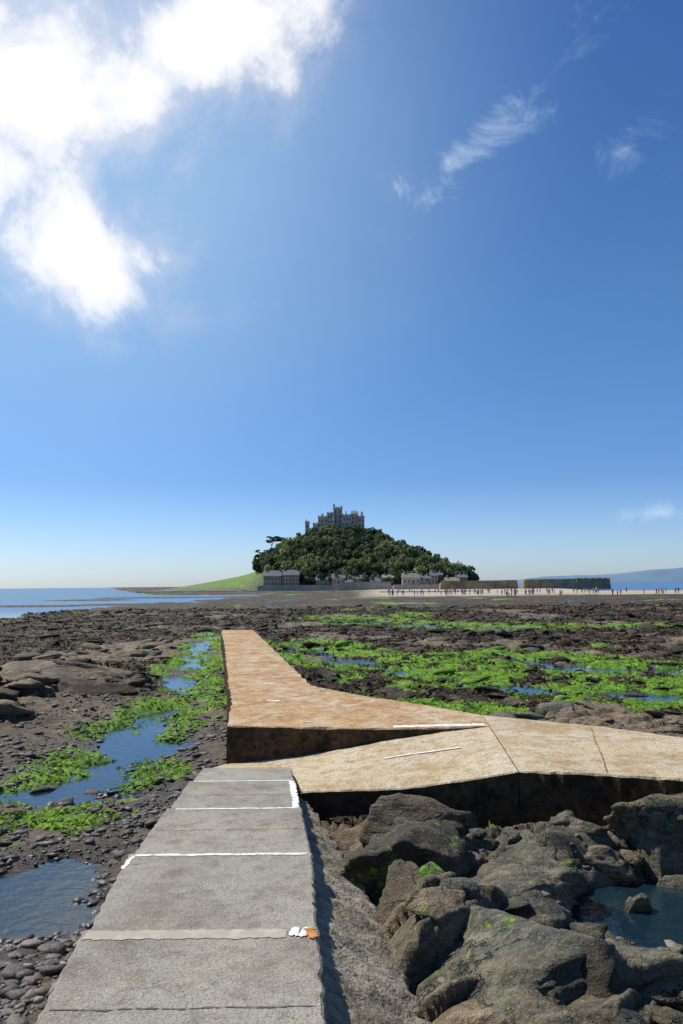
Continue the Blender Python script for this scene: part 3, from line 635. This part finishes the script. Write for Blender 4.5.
W.make('walls',MAT_CASTLE,e); G.make('windows',MAT_GLASS,e); Rf.make('roof',MAT_SLATE,e)
def house(x0,x1,y0,d,z0,h,rh,fl=2,nb=4,wall=None,roof=None,name='stone_house'):
    e=empty(name); W=BM();R=BM();G=BM();T=BM();Dr=BM()
    W.box(x0,x1,y0,y0+d,z0-3,z0+h); y1=y0+d; ym=y0+d/2
    n=len(W.V); W.V+=[(x0+.01,y0,z0+h),(x0+.01,y1,z0+h),(x0+.01,ym,z0+h+rh*.93),(x1-.01,y0,z0+h),(x1-.01,y1,z0+h),(x1-.01,ym,z0+h+rh*.93)]; W.F+=[(n,n+1,n+2),(n+3,n+5,n+4)]
    R.gable(x0,x1,y0,y1,z0+h+.01,rh)
    for cx in (x0+1,x1-1.8): W.box(cx,cx+.9,ym-.5,ym+.5,z0+h+rh*.5,z0+h+rh+1.3)
    for f in range(fl):
        for i in range(nb):
            cx=x0+(i+.5)*(x1-x0)/nb; cz=z0+1.5+f*(h-.4)/fl
            if f==0 and i==nb//2:
                Dr.box(cx-.55,cx+.55,y0-.03,y0+.2,z0,z0+2.1); continue
            G.box(cx-.5,cx+.5,y0-.02,y0+.2,cz-.65,cz+.65); T.box(cx-.65,cx+.65,y0-.08,y0+.1,cz-.82,cz-.67); T.box(cx-.05,cx+.05,y0-.05,y0+.1,cz-.64,cz+.64)
    W.make('walls',wall or MAT_HOUSE,e);R.make('roof',roof or MAT_SLATE,e);G.make('windows',MAT_GLASS,e);T.make('sills',MAT_TRIM,e);Dr.make('door',MAT_DOOR,e)
house(-49,-38,488,8,3.0,6.5,3.4,2,5); house(-37.6,-27,489,8,3.0,7.0,3.2,3,5)
xh=-24.
hr=random.Random(11)
while xh<80:
    wd=hr.uniform(4,11); hh=hr.uniform(2.2,5.6)
    house(xh,min(xh+wd,82),hr.uniform(485.5,496),7,hr.uniform(2.2,5.0),hh,hr.uniform(1.8,3.2),2 if hh>3.6 else 1,max(2,int(wd/2.2)),hr.choice([MAT_HOUSE,MAT_HOUSE2,MAT_SEAW]),hr.choice([MAT_SLATE,MAT_SLATE2]))
    xh+=wd+hr.choice([.4,.4,2,5])
house(30,37,503,7,7,4.0,2.4,2,3,MAT_HOUSE2); house(56,64,499,6,5.5,3.6,2.2,2,4); house(-12,-4,505,7,9,3.4,2.2,1,3,MAT_HOUSE2,MAT_SLATE2); house(8,16,508,7,11,3.4,2.2,2,3)
e=empty('sea_wall'); W=BM()
W.box(-52,-2,478,481,-.5,2.9,.5); W.box(-2.0,30,474,477.5,-.5,4.4,.5); W.box(30,90,462,466,-.5,3.2,.4); W.box(-52,90,481,485.5,-.5,2.6)
W.box(-51,-3,478.6,479.2,2.89,3.6); W.box(-1,29,474.7,475.4,4.39,5.1)
W.make('wall',MAT_SEAW,e)
def harbour(x0,x1,y0,d,h,steps):
    e=empty('harbour_wall'); W=BM(); T=BM()
    W.box(x0,x1,y0,y0+d,-1,h,.55); W.box(x0+.8,x1-.8,y0+.7,y0+1.6,h-.01,h+1.1)
    for a,b,hh in steps: W.box(a,b,y0-.6,y0+d+.5,-1,h+hh,.35); W.cren(a+.4,b-.4,y0-.2,y0+d+.1,h+hh,1.5,.4,.5)
    for i in range(int((x1-x0)/20)):
        cx=x0+9+i*20; T.box(cx-.1,cx+.0,y0+.1,y0+.35,.6,h+.3); T.box(cx+.5,cx+.6,y0+.1,y0+.35,.6,h+.3)
        for k in range(8): T.box(cx,cx+.5,y0+.15,y0+.22,.8+k*.5,.86+k*.5)
    W.make('wall',MAT_HARB,e); T.make('ladders',MAT_SLATE,e)
harbour(52,93.5,418,7,3.9,[(86,93.6,.8)]); harbour(96,142,416,8,4.3,[(124,142.3,1.0)])
W=BM(); W.box(14,52,300,303,-.3,.75,.3); W.make('island_causeway',MAT_SEAW)
hxs=np.linspace(900,5200,120); hh=(42+90*ss(1200,3200,hxs))*ss(950,1400,hxs)+18*fbm(hxs*.003,hxs*0,4,61)*ss(1000,1600,hxs)
V=[];F=[]
for i,(a,b) in enumerate(zip(hxs,hh)):
    V+=[(a,5000,-1),(a,5150,max(b*.6,-.5)),(a,5400,max(b,-.5)),(a,6200,-1)]
    if i:
        q=4*i
        for j in range(3): F.append((q-4+j,q+j,q+j+1,q-3+j))
mk('distant_coast_hills',V,F,[simple('haze_tinted_farmland',(.13,.21,.30),.12,.004)],True)  # distance haze is put into the bluish base colour
# ------------------------------------------------------------------ people
SKIN=simple('skin',(.45,.28,.20),.05,5); HAIRS=[simple('hair_'+n,c,.1,5) for n,c in (('dark',(.03,.02,.015)),('fair',(.30,.20,.10)))]
SH=[simple('cloth_'+n,c,.1,5) for n,c in (('white',(.7,.7,.68)),('red',(.5,.06,.05)),('blue',(.06,.14,.40)),('black',(.03,.03,.035)),('pink',(.6,.28,.30)),('grey',(.25,.26,.28)),('green',(.10,.2,.10)))]
TR=[simple('trouser_'+n,c,.1,5) for n,c in (('navy',(.03,.04,.09)),('tan',(.35,.28,.19)),('black',(.02,.02,.022)))]
SHOE=simple('shoe',(.05,.04,.04),.1,5)
def person_mesh(stride,arm,bend,mats):
    J=[(0,0,.93,.135),(0,.01,1.12,.125),(0,.0+bend*.3,1.32,.15),(0,bend*.5,1.46,.06),(0,.01+bend*.6,1.55,.085),(0,.02+bend*.6,1.65,.095)]
    E=[(0,1),(1,2),(2,3),(3,4),(4,5)]
    for s in(-1,1):
        st=stride*s; ar=-arm*s; n=len(J)
        J+=[(s*.17,bend*.35,1.40,.06),(s*.23,bend*.35-.03+ar*.4,1.13,.045),(s*.24,bend*.35+ar+.08,.90,.033),(s*.24,bend*.35+ar+.12,.81,.036)]
        E+=[(2,n),(n,n+1),(n+1,n+2),(n+2,n+3)]; n=len(J)
        J+=[(s*.09,0,.88,.095),(s*.10,st*.55+.03,.49,.062),(s*.10,st-.02,.10,.042),(s*.11,st+.13,.045,.04)]
        E+=[(0,n),(n,n+1),(n+1,n+2),(n+2,n+3)]
    me=D.meshes.new('p'); me.from_pydata([j[:3] for j in J],E,[]); o=D.objects.new('p',me); link(o)
    md=o.modifiers.new('s','SKIN'); sv=me.skin_vertices[0].data
    for i,j in enumerate(J): sv[i].radius=(j[3],j[3]*(.72 if i<3 else 1)); sv[i].use_root=(i==0)
    sb=o.modifiers.new('u','SUBSURF'); sb.levels=1; sb.render_levels=1
    dg=bpy.context.evaluated_depsgraph_get(); m2=D.meshes.new_from_object(o.evaluated_get(dg)); D.objects.remove(o)
    for m in mats: m2.materials.append(m)
    for p in m2.polygons:
        c=p.center; p.use_smooth=True
        if c.z<.09: k=4
        elif c.z<.93 and abs(c.x)<.19: k=1
        elif c.z>1.62 or (c.z>1.53 and c.y<bend*.6-.03): k=3
        elif c.z>1.46: k=2
        elif abs(c.x)>.19 and c.z<1.12: k=2
        else: k=0
        p.material_index=k
    m2.name='person_body'; return m2
PM=[person_mesh(rng.choice([0,.0,.22,.28,-.25]),rng.choice([.0,.12,.18]),rng.choice([0,0,.08]),[SH[i%7],TR[i%3],SKIN,HAIRS[i%2],SHOE]) for i in range(14)]
pp=[]
for i in range(38): pp.append((rng.uniform(.058,.19),rng.uniform(205,310)))
for i in range(46): pp.append((rng.uniform(.16,.345),rng.uniform(170,240)))
for i in range(9): pp.append((rng.uniform(.35,.44),rng.uniform(185,235)))
q=[]
for s,y in pp:
    q.append((s*y,y))
    if rng.random()<.4: q.append((s*y+rng.uniform(.6,1.0),y+rng.uniform(-.4,.4)))
qz=H(np.array([a for a,b in q]),np.array([b for a,b in q]))[0]
for i,((x,y),z) in enumerate(zip(q,qz)):
    if 13<x<53 and 298<y<305: continue
    if z<.02: continue
    o=D.objects.new('person',PM[i%14]); link(o); o.location=(x,y,z-.01); o.rotation_euler=(0,0,rng.uniform(0,6.28)); s=rng.uniform(.9,1.06); o.scale=(s,s,s)
# ------------------------------------------------------------------ world, sun, camera
AZ,EL=-58,52
w=D.worlds.new('World'); scene.world=w; w.use_nodes=True; nt=w.node_tree; nt.nodes.clear()
try:
    w.cycles.sampling_method='MANUAL'; w.cycles.sample_map_resolution=256
except Exception as ex: print(ex)
def N(ty,**k):
    q=nt.nodes.new(ty)
    for a,b in k.items(): setattr(q,a,b)
    return q
Lk=nt.links.new
sky=N('ShaderNodeTexSky',sky_type='NISHITA'); sky.sun_disc=False; sky.sun_elevation=math.radians(EL); sky.sun_rotation=math.radians(AZ); sky.altitude=0; sky.air_density=1.0; sky.dust_density=.6; sky.ozone_density=2.0
bg=N('ShaderNodeBackground'); bg.inputs[1].default_value=.10
tc=N('ShaderNodeTexCoord'); nz=N('ShaderNodeVectorMath',operation='NORMALIZE'); Lk(tc.outputs['Generated'],nz.inputs[0]); dirv=nz.outputs[0]
sepz=N('ShaderNodeSeparateXYZ'); Lk(dirv,sepz.inputs[0])
cr=N('ShaderNodeValToRGB'); el_=cr.color_ramp.elements
st=[(0.,(.57,.70,1.0)),(.04,(.54,.69,1.0)),(.13,(.44,.65,1.0)),(.33,(.46,.74,1.0)),(.57,(.36,.64,1.0)),(1.,(.36,.64,1.0))]
gain=[1.70,1.54,1.20,1.15,1.14,1.05]
while len(el_)<len(st): el_.new(.5)
for i,((p,c),g_) in enumerate(zip(st,gain)):
    el_[i].position=p; el_[i].color=(*c,1)
Lk(sepz.outputs[2],cr.inputs[0])
mul=N('ShaderNodeMix',data_type='RGBA',blend_type='MULTIPLY'); mul.inputs[0].default_value=1; Lk(sky.outputs[0],mul.inputs[6]); Lk(cr.outputs[0],mul.inputs[7])
gr=N('ShaderNodeValToRGB'); ge=gr.color_ramp.elements
while len(ge)<len(st): ge.new(.5)
for i,((p,c),g_) in enumerate(zip(st,gain)): ge[i].position=p; ge[i].color=(g_/2,g_/2,g_/2,1)
Lk(sepz.outputs[2],gr.inputs[0])
gs=N('ShaderNodeMath',operation='MULTIPLY'); Lk(gr.outputs[0],gs.inputs[0]); gs.inputs[1].default_value=.2
Lk(mul.outputs[2],bg.inputs[0]); Lk(gs.outputs[0],bg.inputs[1])
def wm(op,a,b=0,c=0):
    q=N('ShaderNodeMath',operation=op)
    for i,v in enumerate((a,b,c)):
        if isinstance(v,(int,float)): q.inputs[i].default_value=v
        else: Lk(v,q.inputs[i])
    return q.outputs[0]
def wn(sc,det,ro,st=(1,1,1),rot=(0,0,0),dist=.3):
    mp=N('ShaderNodeMapping'); mp.inputs['Scale'].default_value=st; mp.inputs['Rotation'].default_value=rot; Lk(dirv,mp.inputs[0])
    q=N('ShaderNodeTexNoise'); q.inputs['Scale'].default_value=sc; q.inputs['Detail'].default_value=det; q.inputs['Roughness'].default_value=ro; q.inputs['Distortion'].default_value=dist; Lk(mp.outputs[0],q.inputs[0]); return q.outputs['Fac']
def azel(az,el):
    az=math.radians(az);el=math.radians(el); return Vector((math.sin(az)*math.cos(el),math.cos(az)*math.cos(el),math.sin(el)))
def blob(az,el,ra,rb,rot=0,wt=1.):
    c=azel(az,el); r=Vector((math.cos(math.radians(az)),-math.sin(math.radians(az)),0)); u=r.cross(c); u.normalize()
    a=math.radians(rot); A=r*math.cos(a)+u*math.sin(a); Bv=-r*math.sin(a)+u*math.cos(a)
    out=[]
    for ax,h in ((A,ra),(Bv,rb)):
        d=N('ShaderNodeVectorMath',operation='DOT_PRODUCT'); Lk(dirv,d.inputs[0]); d.inputs[1].default_value=ax
        out.append(wm('POWER',wm('ABSOLUTE',wm('DIVIDE',d.outputs['Value'],math.sin(math.radians(h)))),2))
    fr=N('ShaderNodeVectorMath',operation='DOT_PRODUCT'); Lk(dirv,fr.inputs[0]); fr.inputs[1].default_value=c
    v=wm('MULTIPLY',wm('SUBTRACT',1.0,wm('SQRT',wm('ADD',out[0],out[1]))),wt)
    return wm('SUBTRACT',v,wm('MULTIPLY',wm('LESS_THAN',fr.outputs['Value'],0),9))
def field(bl):
    f=None
    for b in bl:
        q=blob(*b); f=q if f is None else wm('MAXIMUM',f,q)
    return f
big=field([(-22,33,14,8,8),(-9.5,37,10,5.2,20),(-19,23,8.5,6.3,-25,1.),(-30,40,14,10,0),(-28,27,9,9,0,.85)])
n1=wn(5.5,8,.62); n2=wn(14,5,.62)
cb=wm('ADD',wm('MULTIPLY',big,1.15),wm('ADD',wm('MULTIPLY',wm('SUBTRACT',n1,.5),2.1),wm('MULTIPLY',wm('SUBTRACT',n2,.5),.6)))
def mr(v,a,b,c,d):
    q=N('ShaderNodeMapRange',interpolation_type='SMOOTHSTEP'); Lk(v,q.inputs[0])
    for i,x in enumerate((a,b,c,d)): q.inputs[i+1].default_value=x
    return q.outputs[0]
mb=mr(cb,-.12,.92,0,1)
haze=mr(field([(-22,32,38,34,0)]),0,1,0,.74)
wis=field([(8.6,28.8,9,3.0,30),(24,39,9,2,35,.6),(22,28.5,3,2,0,.5),(-9,19,5,1.5,20,.5),(22,4.6,5,.9,0,.7),(14,42,10,4,20,.7)])
nw=wn(9,8,.68,(1,1,1.3),(0,.6,0),.8)
cwv=wm('ADD',wm('MULTIPLY',wis,.85),wm('MULTIPLY',wm('SUBTRACT',nw,.5),2.3))
mw=mr(cwv,.05,1.2,0,.70)
mask=wm('MAXIMUM',wm('MAXIMUM',mb,mw),wm('MULTIPLY',haze,wm('ADD',wm('MULTIPLY',n1,.5),.6)))
ccol=N('ShaderNodeValToRGB'); ccol.color_ramp.elements[0].color=(.54,.78,1,1); ccol.color_ramp.elements[1].color=(1.1,1.1,1.1,1); ccol.color_ramp.elements[1].position=.7; Lk(mb,ccol.inputs[0])
wc=N('ShaderNodeMix',data_type='RGBA'); Lk(mw,wc.inputs[0]); Lk(ccol.outputs[0],wc.inputs[6]); wc.inputs[7].default_value=(1,1,1.02,1)
bc=N('ShaderNodeBackground'); bc.inputs[1].default_value=1.0; Lk(wc.outputs[2],bc.inputs[0])
mx=N('ShaderNodeMixShader'); Lk(mask,mx.inputs[0]); Lk(bg.outputs[0],mx.inputs[1]); Lk(bc.outputs[0],mx.inputs[2])
wo=N('ShaderNodeOutputWorld'); Lk(mx.outputs[0],wo.inputs[0])
sl=D.lights.new('sun','SUN'); sl.energy=5.0; sl.angle=math.radians(.5); sl.color=(1,.94,.84); so=D.objects.new('sun',sl); link(so)
so.rotation_euler=azel(AZ,EL).to_track_quat('Z','Y').to_euler()
cam=D.cameras.new('camera'); cam.sensor_fit='VERTICAL'; cam.sensor_height=23.6; cam.lens=18; cam.clip_end=60000; cam.clip_start=.05
co=D.objects.new('camera',cam); link(co)
co.matrix_world=Matrix.Translation((0,0,3.4))@Matrix.Rotation(math.radians(90+5.34),4,'X')@Matrix.Rotation(math.radians(-.6),4,'Z')
scene.camera=co
scene.view_settings.view_transform='Standard'; scene.view_settings.look='None'; scene.view_settings.exposure=0
print('verts',sum(len(m.vertices) for m in D.meshes))
